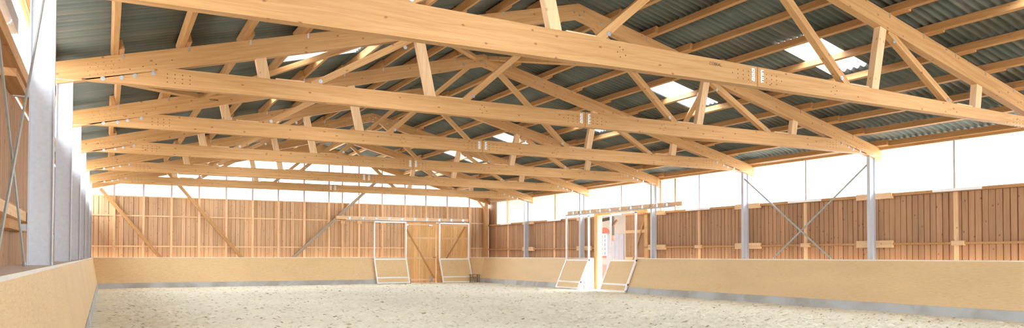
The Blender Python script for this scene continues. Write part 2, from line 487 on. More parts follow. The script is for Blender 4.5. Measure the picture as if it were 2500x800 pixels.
def truss(i):
    """built in the frame of its own root: x across the hall, y = 0 in the middle of the timber"""
    root = empty('roof_truss', (0, TY[i], 0))
    dz = (lambda x: -.0195 * (x - 9.8)) if i == 0 else (lambda x: 0.0)
    h = TT / 2
    for s in (-1, 1):
        xe = XC + s * 10.42
        P = [(XC, -h, AP), (xe, -h, zt(xe)), (xe, -h, zt(xe) - .20), (xe - s * .10, -h, zt(xe) - .33), (XC + s * 9.35, -h, zt(XC + s * 9.35) - .36), (XC, -h, AP - .33)]
        tcm = MB().prism(P, (0, TT, 0), (s, 0, -SL)); tcm.mi = 1
        # bottom chord half, its outer end cut as a wedge under the rafter
        sx = SPL[i]
        xa = XC + s * 9.72; xb = XC + s * (AP - .36 - BT - dz(XC + s * 8.4)) / SL
        gap = .006 * s
        P = [(sx + gap, -h, BB + dz(sx)), (xa, -h, BB + dz(xa) if i else zt(xa) - .362), (xb, -h, BT + dz(xb)), (sx + gap, -h, BT + dz(sx))]
        bcm = MB().prism(P, (0, TT, 0)); bcm.mi = 1
        def web(name, xb_, xt_, w, ztop=None, low=.0, th=.135):
            """web from the bottom chord to the rafter; the ends are let into the chords"""
            a = Vector((XC + s * xb_, 0, BT + dz(XC + s * xb_) - .03)); t = Vector((XC + s * xt_, 0, (zt(XC + s * xt_) - .33) if ztop is None else ztop))
            return MB().bar(a, t, th, w).build(name, M['stud'] if name == 'post' else M['beam'], root)
        web('post', 6.79, 6.87, .19); web('post', 3.53, 3.79, .19)
        web('diagonal', 5.93, 3.95, .125); web('diagonal', 2.80, .42, .125, 6.78)
        # packing planks on the bottom chord beside the posts
        for xb_ in (6.60, 3.36):
            x0 = XC + s * xb_; x1 = XC + s * (xb_ - .52)
            MB().bar((x0, 0, BT + dz(x0) + .0135), (x1, 0, BT + dz(x1) + .0135), .14, .025).build('packing_plank', M['stud'], root)
        # bolts with washers
        def bolt(x, z, y=-h):
            MB().disc((x, y - .007, z), (0, 1, 0), .037, .006).disc((x, y - .020, z), (0, 1, 0), .018, .014, 6).build('bolt', M['bolt'], root)
        for d, z in ((9.40, 4.44), (9.12, 4.485), (8.92, 4.54), (8.64, 4.615)):
            bolt(XC + s * d, z + dz(XC + s * d) * (1 if i == 0 else 0))
        yb = -.0685
        bolt(XC + s * 2.60, BT + dz(XC + s * 2.6) + .09, yb); bolt(XC + s * 5.78, BT + dz(XC + s * 5.78) + .055, yb)
        bolt(XC + s * 4.10, zt(XC + s * 4.10) - .49, yb); bolt(XC + s * .62, zt(XC + s * .62) - .22)
        # peg holes at the heel and beside the splice
        for a in range(4):
            for c in range(5 - (a % 2)):
                x = XC + s * (9.62 - .115 * c - .03 * (a % 2)); tcm.disc((x, -h - .002, zt(x) - .10 - .062 * a), (0, 1, 0), .0065, .003, 6)
        for d, dv in ((9.0, .27), (8.8, .25), (8.6, .24), (8.35, .2)):
            x = XC + s * d; tcm.disc((x, -h - .002, zt(x) - dv), (0, 1, 0), .010, .003, 6)
        for a in range(3):
            for c in range(4):
                x = XC + s * (8.42 - .12 * c); bcm.disc((x, -h - .002, BB + .09 + .07 * a + dz(x)), (0, 1, 0), .010, .003, 6)
                x = sx + s * (.21 + .12 * c)
                if c < 3 or a == 1: bcm.disc((x, -h - .002, BB + .09 + .07 * a + dz(x)), (0, 1, 0), .010, .003, 6)
        for dx_, dv in ((0, .12), (.06, .09), (.10, .17), (-.05, .2), (.05, .24)):
            x = XC + s * (2.35 + dx_); bcm.disc((x, -h - .002, BT - dv + dz(x)), (0, 1, 0), .010, .003, 6)
        tcm.build('top_chord', M['beam'], root, m2=M['hole']); bcm.build('bottom_chord', M['beam'], root, m2=M['hole'])
        # white combed nail plate by the splice: three loops with slots between them
        mb = MB(); px = sx + s * .105
        for k in range(3):
            z = BB + .085 + .075 * k + dz(px)
            mb.box(px - .034, px + .034, -h - .006, -h - .001, z, z + .062)
            mb.box(px - .010 - .02 * s, px + .010 - .02 * s, -h - .006, -h - .001, z - .014, z + .002)
        mb.build('nail_plate', M['whiteframe'], root)
        mb = MB()
        for k in range(3):
            z = BB + .085 + .075 * k + dz(px)
            mb.box(px - .006, px + .034 if s > 0 else px + .010, -h - .0075, -h - .006, z + .020, z + .034)
        mb.build('nail_plate_slots', M['hole'], root)
        # angle clips that hold the purlins
        for k in range(9):
            d = 9.17 - 1.03 * k
            x = XC + s * d - .06 * s; z = zt(x)
            MB().box(x - .015, x + .015, -h - .006, -h - .001, z - .085, z + .02).box(x - .015, x + .015, -h - .03, -h - .001, z + .006, z + .012).build('purlin_clip', M['galv'], root)
    # steel gusset bolts at the ridge
    for x, z in ((XC - .12, 6.95), (XC + .14, 7.0), (XC + .02, 6.90)):
        MB().disc((x, -h - .006, z), (0, 1, 0), .022, .006).build('bolt', M['bolt'], root)
    if i == 0: stamp('COBRAL.', (8.72, -h - .002, 4.64), .068, root)
    if i == 2: stamp('MARDIA', (2.33, -h - .002, 5.20), .055, root, True)
    return root

TL = ['with the black ink stamp on its beam, crossing over the foreground', 'resting on the tall near left column', 'behind the second one', 'midway down the hall',
      'next to last before the gable', 'in front of the gable glazing']
for i in range(6):
    t = truss(i)
    tag(t, '%s timber roof truss, %s' % (TN[i], TL[i]), 'roof truss', 'timber roof trusses spanning the hall')

# ------------------------------------------------------------------ purlins
PD = [10.17] + [9.17 - 1.03 * k for k in range(9)]
for side, nm in ((-1, 'left'), (1, 'right')):
    for k, d in enumerate(PD):
        for bay in range(7):
            y0, y1 = ly[bay], ly[bay + 1]
            off = (.043 if bay % 2 else -.043) * side
            x = XC + side * d + off
            n = Vector((side * SL, 0, 1)).normalized()
            c = Vector((x, 0, zt(x))) + n * (.0775 + .002)
            e0, e1 = (y0 - .42 if bay else NE + .1), (y1 + .42 if bay < 6 else YE - .155)
            o = MB().bar((0, 0, 0), (0, e1 - e0, 0), .082, .155, (1, 0, -SL * side)).build('purlin', M['purlin'])
            o.location = (c.x, e0, c.z)
            where = 'over the eave' if k == 0 else ('%s up from the eave' % ORD[k - 1] if k < 9 else 'beside the ridge')
            tag(o, '%s slope purlin %s, %s' % (nm, where, BAY[bay]), 'purlin', 'roof purlins')

# wind bracing in the roof plane between second and third truss
def rp(x, y, dn=.06): return Vector((x, y, zt(x) - dn))
ya, yb = TY[1] + .08, TY[2] - .08
for p0, p1, lab in ((rp(-.78, ya), rp(1.85, yb), 'diagonal roof brace running from the second truss left heel back to the third truss'),
                    (rp(5.45, ya), rp(2.05, yb), 'sunlit diagonal roof brace under the left skylight behind the second truss'),
                    (rp(5.65, ya), rp(9.05, yb), 'diagonal roof brace left of the ridge, ending at the third truss peak'),
                    (rp(13.2, ya), rp(9.5, yb), 'long flat looking diagonal roof brace right of the third truss peak'),
                    (rp(13.4, ya), rp(16.3, yb), 'diagonal roof brace crossing the right skylight behind the second truss'),
                    (rp(19.2, ya), rp(16.5, yb), 'diagonal roof brace above the right eave, seen under the second truss bottom chord')):
    side = Vector((SL * (1 if max(p0.x, p1.x) > XC + .1 else -1), 0, 1))
    o = MB().bar(p0, p1, .10, .13, side).build('roof_brace', M['beam'])
    tag(o, lab, 'brace', 'diagonal roof braces')

# ------------------------------------------------------------------ steel columns
CW, CD, TF = .105, .235, .011
def column(x_hall, y, s):
    """I-section; x_hall is the face towards the hall, s points outwards"""
    root = empty('steel_column', (x_hall + s * CD / 2, y, 0))
    MB().box(x_hall if s > 0 else x_hall - TF, x_hall + TF if s > 0 else x_hall, y - CW / 2, y + CW / 2, -.1, CT - .012).build('flange', M['steel'], root)
    xo = x_hall + s * CD
    MB().box(min(xo, xo - s * TF), max(xo, xo - s * TF), y - CW / 2, y + CW / 2, -.1, CT - .012).build('flange', M['steel'], root)
    xi, xj = sorted((x_hall + s * TF, xo - s * TF))
    MB().box(xi, xj, y - .004, y + .004, -.1, CT - .012, (0, 0, 1)).build('web', M['steel'], root)
    xi, xj = sorted((x_hall - s * .02, xo + s * .12))
    MB().box(xi, xj, y - .085, y + .085, CT - .012, CT - .001).build('cap_plate', M['galv'], root)
    # clips that carry the wall girts
    if s < 0:
        for z in (1.80, 3.22):
            MB().box(xo - .15, xo - .002, y - .03, y + .03, z - .035, z + .035).build('girt_clip', M['steel'], root)
    finish(root)
    return root
for i, y in enumerate(TY):
    tag(column(XL, y, -1), 'white steel I column on the left wall under the %s truss' % TN[i], 'column', 'steel columns of the hall')
    if i:
        tag(column(XR, y, 1), 'white steel I column on the right wall under the %s truss' % TN[i], 'column', 'steel columns of the hall')

# ------------------------------------------------------------------ kick walls
def kick(a, b, inward, top_off, base_off, label, ledge=.25, end0=False, end1=False, thick=.0):
    """a, b: ground points of the wall's outer top line; inward: unit vector into the hall"""
    a, b, n = Vector(a), Vector(b), Vector(inward)
    root = empty('kick_wall', (a + b) / 2); d = (b - a)
    z1, z0 = KT, .238
    f = lambda p, off, z: Vector((p.x, p.y, 0)) + n * off + Vector((0, 0, z))
    slope = (base_off - top_off) / (KT)
    oc = top_off + slope * (KT - z0)
    P = [f(a, top_off, z1 - .03), f(a, oc, z0), f(a, oc - .03, z0), f(a, top_off - .03, z1 - .03)]
    MB().prism(P, d, d).build('plywood_panel', M['kick'], root)
    P = [f(a, top_off + .01, z1 - .03), f(a, top_off + .01, z1), f(a, top_off - ledge, z1), f(a, top_off - ledge, z1 - .03)]
    MB().prism(P, d, d).build('cap_board', M['cap'], root)
    P = [f(a, oc + .015, z0 - .001), f(a, base_off + .015, -.1), f(a, base_off - .25, -.1), f(a, oc - .25, z0 - .001)]
    MB().prism(P, d, d).build('concrete_base', M['concrete'], root)
    du = d.normalized() * .03
    for p, flag, sg in ((a, end0, 1), (b, end1, -1)):
        if flag:
            q = p + du * sg * .05
            P = [f(q, top_off - .032, z1 - .031), f(q, oc - .032, z0), f(q, top_off - ledge - .02, z0), f(q, top_off - ledge - .02, z1 - .031)]
            MB().prism(P, du * sg, (0, 0, 1)).build('end_board', M['cap'], root)  # white puts the sunlight on the doorway end face into the colour
    finish(root)
    return tag(root, label, 'kick wall')
kick((-.75, NE, 0), (-.75, 39.24, 0), (1, 0, 0), .265, .48, 'tan plywood kick wall leaning along the left side', .40)
kick((19.38, NE, 0), (19.38, 25.15, 0), (-1, 0, 0), .30, .90, 'long tan plywood kick wall on the right, from foreground to the open doorway', .28, end1=True)
kick((19.38, 28.62, 0), (19.38, 39.24, 0), (-1, 0, 0), .30, .90, 'tan plywood kick wall on the right between open doorway and far corner', .28, end0=True)
kick((-.5, 39.5, 0), (14.45, 39.5, 0), (0, -1, 0), .26, .86, 'wide tan plywood kick wall across the far end, left of the board doors', .25, end1=True)
kick((18.05, 39.5, 0), (19.1, 39.5, 0), (0, -1, 0), .26, .86, 'short tan plywood kick wall in the far right corner behind the stool', .25, end0=True)

# ------------------------------------------------------------------ board walls
def boards(name, p0, p1, z0, z1f, outward, label, pitch=.205, face=.145, mats=None, kind='structure'):
    """vertical board-on-board cladding: face boards with recessed boards between them. one mesh of face boards, a child with the recessed ones"""
    p0, p1, n = Vector(p0), Vector(p1), Vector(outward); L_ = (p1 - p0).length; d = (p1 - p0) / L_
    A = MB(); Bk = MB(); k = 0; t = 0
    rnd = random.Random(name)
    while t < L_ - .01:
        w = min(face + rnd.uniform(-.01, .01), L_ - t); a = p0 + d * t; zz = z1f(a)
        A.off = (rnd.uniform(0, 50), rnd.uniform(0, 400))
        A.prism([a + Vector((0, 0, z0)), a + d * w + Vector((0, 0, z0)), a + d * w + Vector((0, 0, z1f(a + d * w))), a + Vector((0, 0, zz))], n * .026, (0, 0, 1))
        t2 = min(t + pitch, L_)
        if t2 - t > w:
            a2 = a + d * (w - .02); w2 = min(pitch - w + .04, (p1 - a2).length)
            Bk.off = (rnd.uniform(0, 50), rnd.uniform(0, 400))
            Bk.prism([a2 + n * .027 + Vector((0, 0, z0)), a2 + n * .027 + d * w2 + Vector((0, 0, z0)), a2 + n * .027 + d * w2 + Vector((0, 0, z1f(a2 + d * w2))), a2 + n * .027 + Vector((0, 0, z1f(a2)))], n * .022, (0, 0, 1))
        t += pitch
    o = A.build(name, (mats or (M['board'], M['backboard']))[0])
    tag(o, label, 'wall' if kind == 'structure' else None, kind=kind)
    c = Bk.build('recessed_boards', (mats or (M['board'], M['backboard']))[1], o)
    return o

SILL = 3.25
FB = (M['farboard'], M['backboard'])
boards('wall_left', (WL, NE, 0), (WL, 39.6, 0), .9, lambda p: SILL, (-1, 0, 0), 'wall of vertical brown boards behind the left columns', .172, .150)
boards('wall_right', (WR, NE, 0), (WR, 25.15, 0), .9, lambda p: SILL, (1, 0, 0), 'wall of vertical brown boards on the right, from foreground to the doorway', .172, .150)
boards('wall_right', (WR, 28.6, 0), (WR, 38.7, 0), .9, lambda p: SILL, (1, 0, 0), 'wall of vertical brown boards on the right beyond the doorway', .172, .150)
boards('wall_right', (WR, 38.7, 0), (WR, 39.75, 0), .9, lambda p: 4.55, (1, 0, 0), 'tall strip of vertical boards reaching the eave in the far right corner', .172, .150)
# gable: closer boards with narrow shadow gaps
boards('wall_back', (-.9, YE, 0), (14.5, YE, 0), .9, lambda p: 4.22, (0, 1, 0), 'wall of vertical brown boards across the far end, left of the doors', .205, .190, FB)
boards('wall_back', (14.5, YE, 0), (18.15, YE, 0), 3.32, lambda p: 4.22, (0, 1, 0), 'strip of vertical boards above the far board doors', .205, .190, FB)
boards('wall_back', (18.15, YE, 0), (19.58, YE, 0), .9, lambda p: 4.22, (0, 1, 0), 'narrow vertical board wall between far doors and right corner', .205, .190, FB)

tn = [1]
def trim(mb, m, label, cat='trim'):
    tn[0] += 1
    return tag(mb.build('trim_%d' % tn[0], m), label, cat, kind='structure')

# gable studs, rails, sill, glazing
PX = [.33, 1.55, 2.75, 3.97, 5.21, 6.45, 7.70, 8.99, 10.27, 10.98, 11.87, 13.15, 14.45, 15.67, 16.95, 18.32]
def gz(x): return zt(x) - .17
for k, x in enumerate(PX):
    z0 = 3.50 if 12 < k < 15 else .9
    wd = .10
    o = MB().box(x - wd / 2, x + wd / 2, YE - .145, YE - .002, z0, 4.24).build('wall_stud', M['stud'])
    tag(o, '%s timber stud from the left on the far board wall' % ORD[k], 'stud', 'studs on the far wall')
o = MB().box(19.13, 19.33, YE - .45, YE - .25, .9, 4.5).build('corner_post', M['beam'])
tag(o, 'square timber post with a short knee brace in the far right corner', 'post')
MB().bar((18.72, YE - .35, 4.62), (19.14, YE - .35, 4.18), .10, .10).build('knee_brace', M['beam'], o)
xs_ = [-.85] + PX + [19.5]
mb = MB()
for z in (1.91, 3.33):
    for a, b_ in zip(xs_[:-1], xs_[1:]):
        if 14.4 < a < 18.2: continue
        mb.off = (random.uniform(0, 30), random.uniform(0, 30)); mb.box(a + .052, b_ - .052, YE - .06, YE - .003, z - .03, z + .03)
trim(mb, M['stud'], 'two thin horizontal timber rails between the studs of the far wall')
trim(MB().box(-.85, 19.5, YE - .06, YE + .04, 4.222, 4.262), M['stud'], 'timber sill under the far gable glazing')
# gable rafters and glazing
for s, nm in ((-1, 'left'), (1, 'right')):
    xe = XC + s * 10.3
    trim(MB().prism([(XC, YE - .15, AP + .16), (xe, YE - .15, zt(xe) + .16), (xe, YE - .15, zt(xe) - .17), (XC + s * .9, YE - .15, AP - .395), (XC, YE - .15, AP - .395)], (0, .14, 0), (s, 0, -SL)), M['beam'], '%s timber rafter closing the roof at the far gable' % nm)
mb = MB(); zb = 4.264
for a, b_ in zip([-.85] + PX, PX + [19.5]):
    pass
g = empty(winname(), (XC, YE, 4.26))
tag(g, 'white glowing gable glazing above the far board wall', 'window', kind='structure')
for a, b_ in zip([-.85] + PX, PX + [19.5]):
    pts = [(a + .02, YE + .01, zb), (b_ - .02, YE + .01, zb), (b_ - .02, YE + .01, gz(b_ - .02) + .05)]
    if a < XC < b_: pts.append((XC, YE + .01, gz(XC) + .05))
    pts.append((a + .02, YE + .01, gz(a + .02) + .05))
    MB().prism(pts, (0, .008, 0)).build('pane', M['pane'], g)
for x in PX:
    MB().box(x - .042, x + .042, YE - .06, YE + .0, zb, gz(x) + .02).build('glazing_bar', M['mull'], g)
for k, (z, hw) in enumerate(((5.39, 4),)):
    MB().box(XC - (gz(XC) - z) / SL + .1, XC + (gz(XC) - z) / SL - .1, YE - .035, YE + .02, z - .035, z + .035).build('glazing_bar', M['mull'], g)
finish(g)
for x, k in ((PX[9], 'leftmost'), (PX[10], 'middle'), (PX[11], 'rightmost')):
    tag(MB().box(x - .12, x + .12, YE - .20, YE - .146, 3.16, 3.34).build('support_block', M['stud']), '%s of three small blocks on the studs under the far gate track beam' % k, 'block', 'blocks under the far gate track')
# gable braces
for p0, p1, m_, lab in (((-.24, YE - .25, 4.53), (2.75, YE - .25, .8), 'purlin', 'leftmost of the long diagonal braces crossing the far board wall'),
                    ((2.55, YE - .25, 5.42), (6.45, YE - .25, .75), 'purlin', 'second diagonal brace on the far wall, falling to the right from the gable roof'),
                    ((12.95, YE - .25, 5.62), (7.85, YE - .25, .85), 'greywood', 'grey diagonal brace on the far wall rising to the right')):
    tag(MB().bar(p0, p1, .10, .15).build('wall_brace', M[m_]), lab, 'brace', 'diagonal braces on the far wall')

# ------------------------------------------------------------------ side walls: sills, girts, glazing, rods
def girt(x, y0, y1, z, s, lab, w=.055, blocks=(), grp='girts on the side walls'):
    root = empty('wall_girt', (x, (y0 + y1) / 2, z))
    MB().box(x - .07, x + .07, y0, y1, z - w / 2, z + w / 2).build('rail', M['purlin'], root)
    for (b0, b1, hh, dz_) in blocks:
        MB().box(x - s * .12 if s > 0 else x + .02, x - .02 if s > 0 else x + .12, b0, b1, z - hh / 2 + dz_, z + hh / 2 + dz_, (0, 1, 0)).build('splice_block', M['stud'], root)
    finish(root)
    return tag(root, lab, 'girt', grp)
def side_bays(): return [((ly[i] if i else NE) + .07, ly[i + 1] - .07) for i in range(7)]
BN = ['before the nearest column', 'in the bay beyond the nearest column', 'in the bay with the crossed steel bars', 'beyond the third column', 'at the open doorway',
      'beyond the fifth column', 'in the last bay by the far corner']
GX = 19.50
for i, (y0, y1) in enumerate(side_bays()):
    mid = (y0 + y1) / 2
    bl = []
    if i > 0: bl.append((y0, y0 + .50, .20, 0))
    if i < 6: bl.append((y1 - .50, y1, .20, 0))
    if i in (1, 2, 3): bl.append((mid - .16, mid + .16, .12, 0))
    if i == 4:
        girt(GX, y0, 25.1, 1.84, 1, 'short thin timber girt on the right wall, near side of the doorway', blocks=[(y0, y0 + .4, .20, 0)])
        girt(GX, 28.75, y1, 1.84, 1, 'short thin timber girt on the right wall, far side of the doorway', blocks=[(y1 - .5, y1, .20, 0)])
    else:
        girt(GX, y0, y1, 1.84, 1, 'thin lower timber girt on the right wall %s' % BN[i], blocks=bl)
    if i == 4: 
        girt(GX, y0, 25.1, 3.22, 1, 'short timber sill on the right wall, near side of the doorway', .06)
        girt(GX, 28.75, y1, 3.22, 1, 'short timber sill on the right wall, far side of the doorway', .06)
    else:
        girt(GX, y0, y1, 3.22, 1, 'timber sill under the right windows %s' % BN[i], .085, [(b0, b1, .17, -.02) for b0, b1, hh, _ in bl if hh > .15])
    # grey metal profiles lying on the sill
    if i in (1, 2, 3, 5, 6):
        o = MB().box(GX - .12, GX + .03, mid - .65, mid + .65, 3.252, 3.262).box(GX - .125, GX - .12, mid - .65, mid + .65, 3.19, 3.262).build('sill_profile', M['whiteframe'])
        tag(o, 'pale metal profile on the right window sill %s' % BN[i], 'metal profile', 'metal profiles on the window sills')
for i, (y0, y1) in enumerate(side_bays()):
    z, x = 1.86, -.81
    root = empty('wall_girt', (x, (y0 + y1) / 2, z))
    MB().box(x - .085, x + .065, y0, y1, z, z + .10).build('rail', M['stud'], root)
    for b0, b1 in ((y1 - 1.1, y1), (y0, y0 + .5)):
        MB().box(x - .085, x + .02, b0, b1, z - .10, z - .002).box(x - .085, x - .02, b0 + .2, b1, z + .102, z + .17).build('splice_block', M['purlin'], root)
    finish(root)
    tag(root, 'lower timber girt on the left wall, %s' % ['before the nearest column', 'between first and second column', 'between second and third column', 'between third and fourth column', 'between fourth and fifth column', 'between fifth and sixth column', 'beyond the last column'][i], 'girt', 'girts on the side walls')
    root = empty('wall_girt', (x, (y0 + y1) / 2, 3.3))
    MB().box(x - .085, x + .075, y0, y1, 3.27, 3.40).build('rail', M['purlin'], root)
    MB().box(x - .085, x + .02, y1 - .9, y1, 3.402, 3.45).box(x - .085, x + .05, y1 - 1.0, y1, 3.19, 3.268).build('splice_block', M['purlin'], root)
    finish(root)
    tag(root, 'heavy brown sill beam under the left windows, %s' % ['before the nearest column', 'between first and second column', 'between second and third column', 'between third and fourth column', 'between fourth and fifth column', 'between fifth and sixth column', 'beyond the last column'][i], 'sill', 'left window sills')

# metal trough with wire hooks at top left
root = empty('metal_profile', (-.66, 7.5, 3.5))
MB().box(-.86, -.74, 5.6, 8.25, 3.52, 3.535).box(-.74, -.725, 5.6, 8.25, 3.52, 3.66).box(-.875, -.86, 5.6, 8.25, 3.52, 3.66).build('channel', M['trough'], root)
for y in (7.05, 7.75, 8.2):
    MB().tube([(-.78 + .05 * math.cos(a), y, 3.52 - .045 * math.sin(a)) for a in [math.pi * k / 8 for k in range(9)]], .006, 6).build('wire_hook', M['whiteframe'], root)
finish(root)
tag(root, 'grey sheet metal channel with wire hooks in the top left corner, above the left sill', 'metal profile')

# side glazing, one window per bay
RM = {1: [12.2], 2: [17.0], 3: [21.92], 4: [26.8], 5: [32.3], 6: [37.4]}
for i, (y0, y1) in enumerate(side_bays()):
    yy0, yy1 = y0 - .07, y1 + .07
    if i == 0: yy0 = NE
    if i == 6: yy1 = 38.7
    g = empty(winname(), (19.66, (y0 + y1) / 2, 3.26))
    tag(g, 'tall frosted window strip high on the right wall %s' % BN[i], 'window', kind='structure')
    br = [yy0] + RM.get(i, [7.1]) + [yy1]
    for a, b_ in zip(br[:-1], br[1:]):
        MB().box(19.645, 19.652, a + .01, b_ - .01, 3.262, 4.62, (0, 1, 0)).build('pane', M['pane'], g)
    for y in br[1:-1]:
        w_ = .09 if i in (5, 6) else .055
        MB().box(19.56, 19.64, y - w_ / 2, y + w_ / 2, 3.262, 4.55).build('glazing_bar', M['stud'] if i in (5, 6) else M['mull'], g)
    finish(g)
    yy1 = y1 + .07
    g = empty(winname(), (-1.0, (y0 + y1) / 2, 3.4))
    tag(g, 'frosted window strip high on the left wall %s' % ['before the nearest column', 'between first and second column', 'between second and third column', 'between third and fourth column', 'between fourth and fifth column', 'between fifth and sixth column', 'beyond the last column'][i], 'window', kind='structure')
    MB().box(-.965, -.958, yy0 + .01, yy1 - .01, 3.40, 4.70, (0, 1, 0)).build('pane', M['pane'], g)
    MB().box(-.955, -.90, (yy0 + yy1) / 2 - .02, (yy0 + yy1) / 2 + .02, 3.40, 4.55).build('glazing_bar', M['mull'], g)
    finish(g)
for y in (23.17, 24.06):
    tag(MB().box(19.46, 19.57, y - .05, y + .05, 3.262, 4.5).build('window_post', M['stud']), 'timber post in front of the right windows near the gate track, %s one' % ('nearer' if y < 24 else 'farther'), 'post', 'timber posts above the gate track')
trim(MB().box(WR - .01, WR + .12, NE, 39.75, 4.53, 4.61), M['beam'], 'timber plate above the right windows at the eave')
trim(MB().box(-.985, -.89, NE, 39.75, 4.60, 4.70), M['beam'], 'timber plate above the left windows at the eave')
for y, nm in ((12.15, 'beyond the nearest column'), (17.0, 'behind the crossed steel bars'), (21.9, 'left of the crossed steel bars bay'), (32.3, 'left of the doorway'), (37.2, 'by the far corner')):
    tag(MB().box(19.51, 19.575, y - .045, y + .045, .9, 3.185).build('wall_stud', M['stud']), 'mid bay timber stud on the right board wall %s' % nm, 'stud', 'studs on the right wall')

# crossed steel bars
def rod(p0, p1, lab):
    p0, p1 = Vector(p0), Vector(p1)
    root = empty('bracing_bar', (p0 + p1) / 2)
    MB().bar(p0, p1, .012, .055, (1, 0, 0)).build('bar', M['rod'], root)
    for p in (p0, p1):
        MB().disc(p + Vector((-.014, 0, 0)), (1, 0, 0), .02, .028, 8).build('bolt', M['bolt'], root)
    finish(root)
    tag(root, lab, 'steel bar', 'crossed steel bracing bars')
rod((19.24, 14.53, 4.12), (19.24, 18.03, 1.43), 'flat steel bracing bar on the right wall falling leftwards from the second column')
rod((19.21, 19.28, 4.12), (19.21, 15.78, 1.43), 'flat steel bracing bar on the right wall falling rightwards from the third column')
rod((-.60, 9.53, 4.32), (-.60, 5.65, 1.43), 'flat steel bracing bar at the left edge reaching to the top of the near column')
rod((-.63, 4.75, 3.80), (-.63, 7.95, 1.43), 'flat steel bracing bar at the left edge falling towards the near column foot')

# ------------------------------------------------------------------ far doors
def door(name, x0, x1, brace_rev, roll, lab):
    y = YE - .02
    root = empty(name, ((x0 + x1) / 2, y, 0)); tag(root, lab, 'door', kind='structure')
    mb = MB(); n = int(round((x1 - x0) / .19)); w_ = (x1 - x0) / n
    for k in range(n):
        mb.off = (random.uniform(0, 30), random.uniform(0, 200)); mb.box(x0 + k * w_, x0 + (k + 1) * w_ - .0005, y - .02, y, -.05, 3.34, (0, 0, 1))
    mb.build('door_boards', M['door'], root)
    for z in (.16, 1.36, 2.45, 3.2):
        MB().box(x0, x1, y - .06, y - .021, z - .05, z + .05).build('ledge', M['stud'], root)
    xm = (x0 + x1) / 2 - .05
    MB().box(xm - .045, xm + .045, y - .058, y - .0215, .05, 3.26).build('stile', M['stud'], root)
    a, b_ = (x0 + .05, x1 - .12) if not brace_rev else (x1 - .15, x0 + .15)
    MB().bar((a, y - .075, 3.1), (b_, y - .075, .25 if not brace_rev else 1.1), .03, .07).build('diagonal_brace', M['purlin'], root)
    if roll:
        for x in (x0 + .16, x1 - .32):
            w2 = MB().tube([(x - .03, y - .12, .11), (x + .03, y - .12, .11)], .085, 14).build('roller_wheel', M['galv'], root)
            MB().box(x - .07, x + .07, y - .09, y - .062, .12, .30).build('roller_bracket', M['bolt'], w2)
            w2.parent = root
        for x in (x0 + .16, x1 - .32):
            MB().box(x - .12, x + .08, y - .09, y - .061, 3.14, 3.20).build('top_fitting', M['bolt'], root)
        MB().box(x1 - .2, x1 + .0, y - .068, y - .0605, 1.37, 1.40).build('latch', M['hole'], root)
    finish(root)
    return root
door('door_1', 14.40, 16.29, False, True, 'left board door at the far end with long diagonal brace and bottom rollers')
door('door_2', 16.61, 18.20, True, False, 'right board door at the far end, seen through the sliding gate')
tag(MB().box(16.30, 16.60, YE - .16, YE - .02, 0, 3.30).build('door_post', M['door']), 'wide timber post between the two far board doors', 'post')

# ------------------------------------------------------------------ gate tracks
def track(p0, p1, nrm, pieces, brk, lab):
    """p0-p1: line of the round rail; nrm: towards the wall; pieces: beam stretches along the line"""
    p0, p1, n = Vector(p0), Vector(p1), Vector(nrm); d = (p1 - p0).normalized()
    root = empty('gate_track', (p0 + p1) / 2)
    MB().tube([p0, p1], .028, 12).build('rail_tube', M['galv'], root)
    for a, b_ in pieces:
        c0 = p0 + d * a + n * .20 + Vector((0, 0, .10)); c1 = p0 + d * b_ + n * .20 + Vector((0, 0, .10))
        MB().bar(c0, c1, .09, .17, n).build('track_beam', M['stud'], root)
    for t in brk:
        q = p0 + d * t
        mb = MB().tube([q + n * .145 + Vector((0, 0, .16)), q + n * .06 + Vector((0, 0, .18)), q - n * .03 + Vector((0, 0, .14)), q - n * .055 + Vector((0, 0, .07)), q + Vector((0, 0, .02))], .013, 8)
        a = q + n * .148
        mb.bar(a + Vector((0, 0, .03)), a + Vector((0, 0, .19)), .010, .10, n)
        mb.tube([q - d * .03, q + d * .03], .033, 8)
        mb.build('track_bracket', M['bolt'], root)
    finish(root)
    return tag(root, lab, 'gate track')
track((10.75 * 39.05 / 38.9 + .2, 39.05, 3.36), (18.02, 39.05, 3.36), (0, 1, 0), [(-.45, 7.05)], [11.23 - 10.99 + .72 * k for k in range(10)], 'overhead sliding gate track on a timber beam at the far end')
track((18.98, 22.55, 3.37), (18.98, 30.35, 3.37), (1, 0, 0), [(-.15, TY[3] - 22.55 - .06), (TY[3] - 22.55 + .06, TY[4] - 22.55 - .06), (TY[4] - 22.55 + .06, 7.9)],
      [.7, 1.3, 2.24, 3.0, 3.75, 4.49, 5.23, 6.0, 6.77, 7.4], 'overhead sliding gate track on a timber beam above the right doorway')

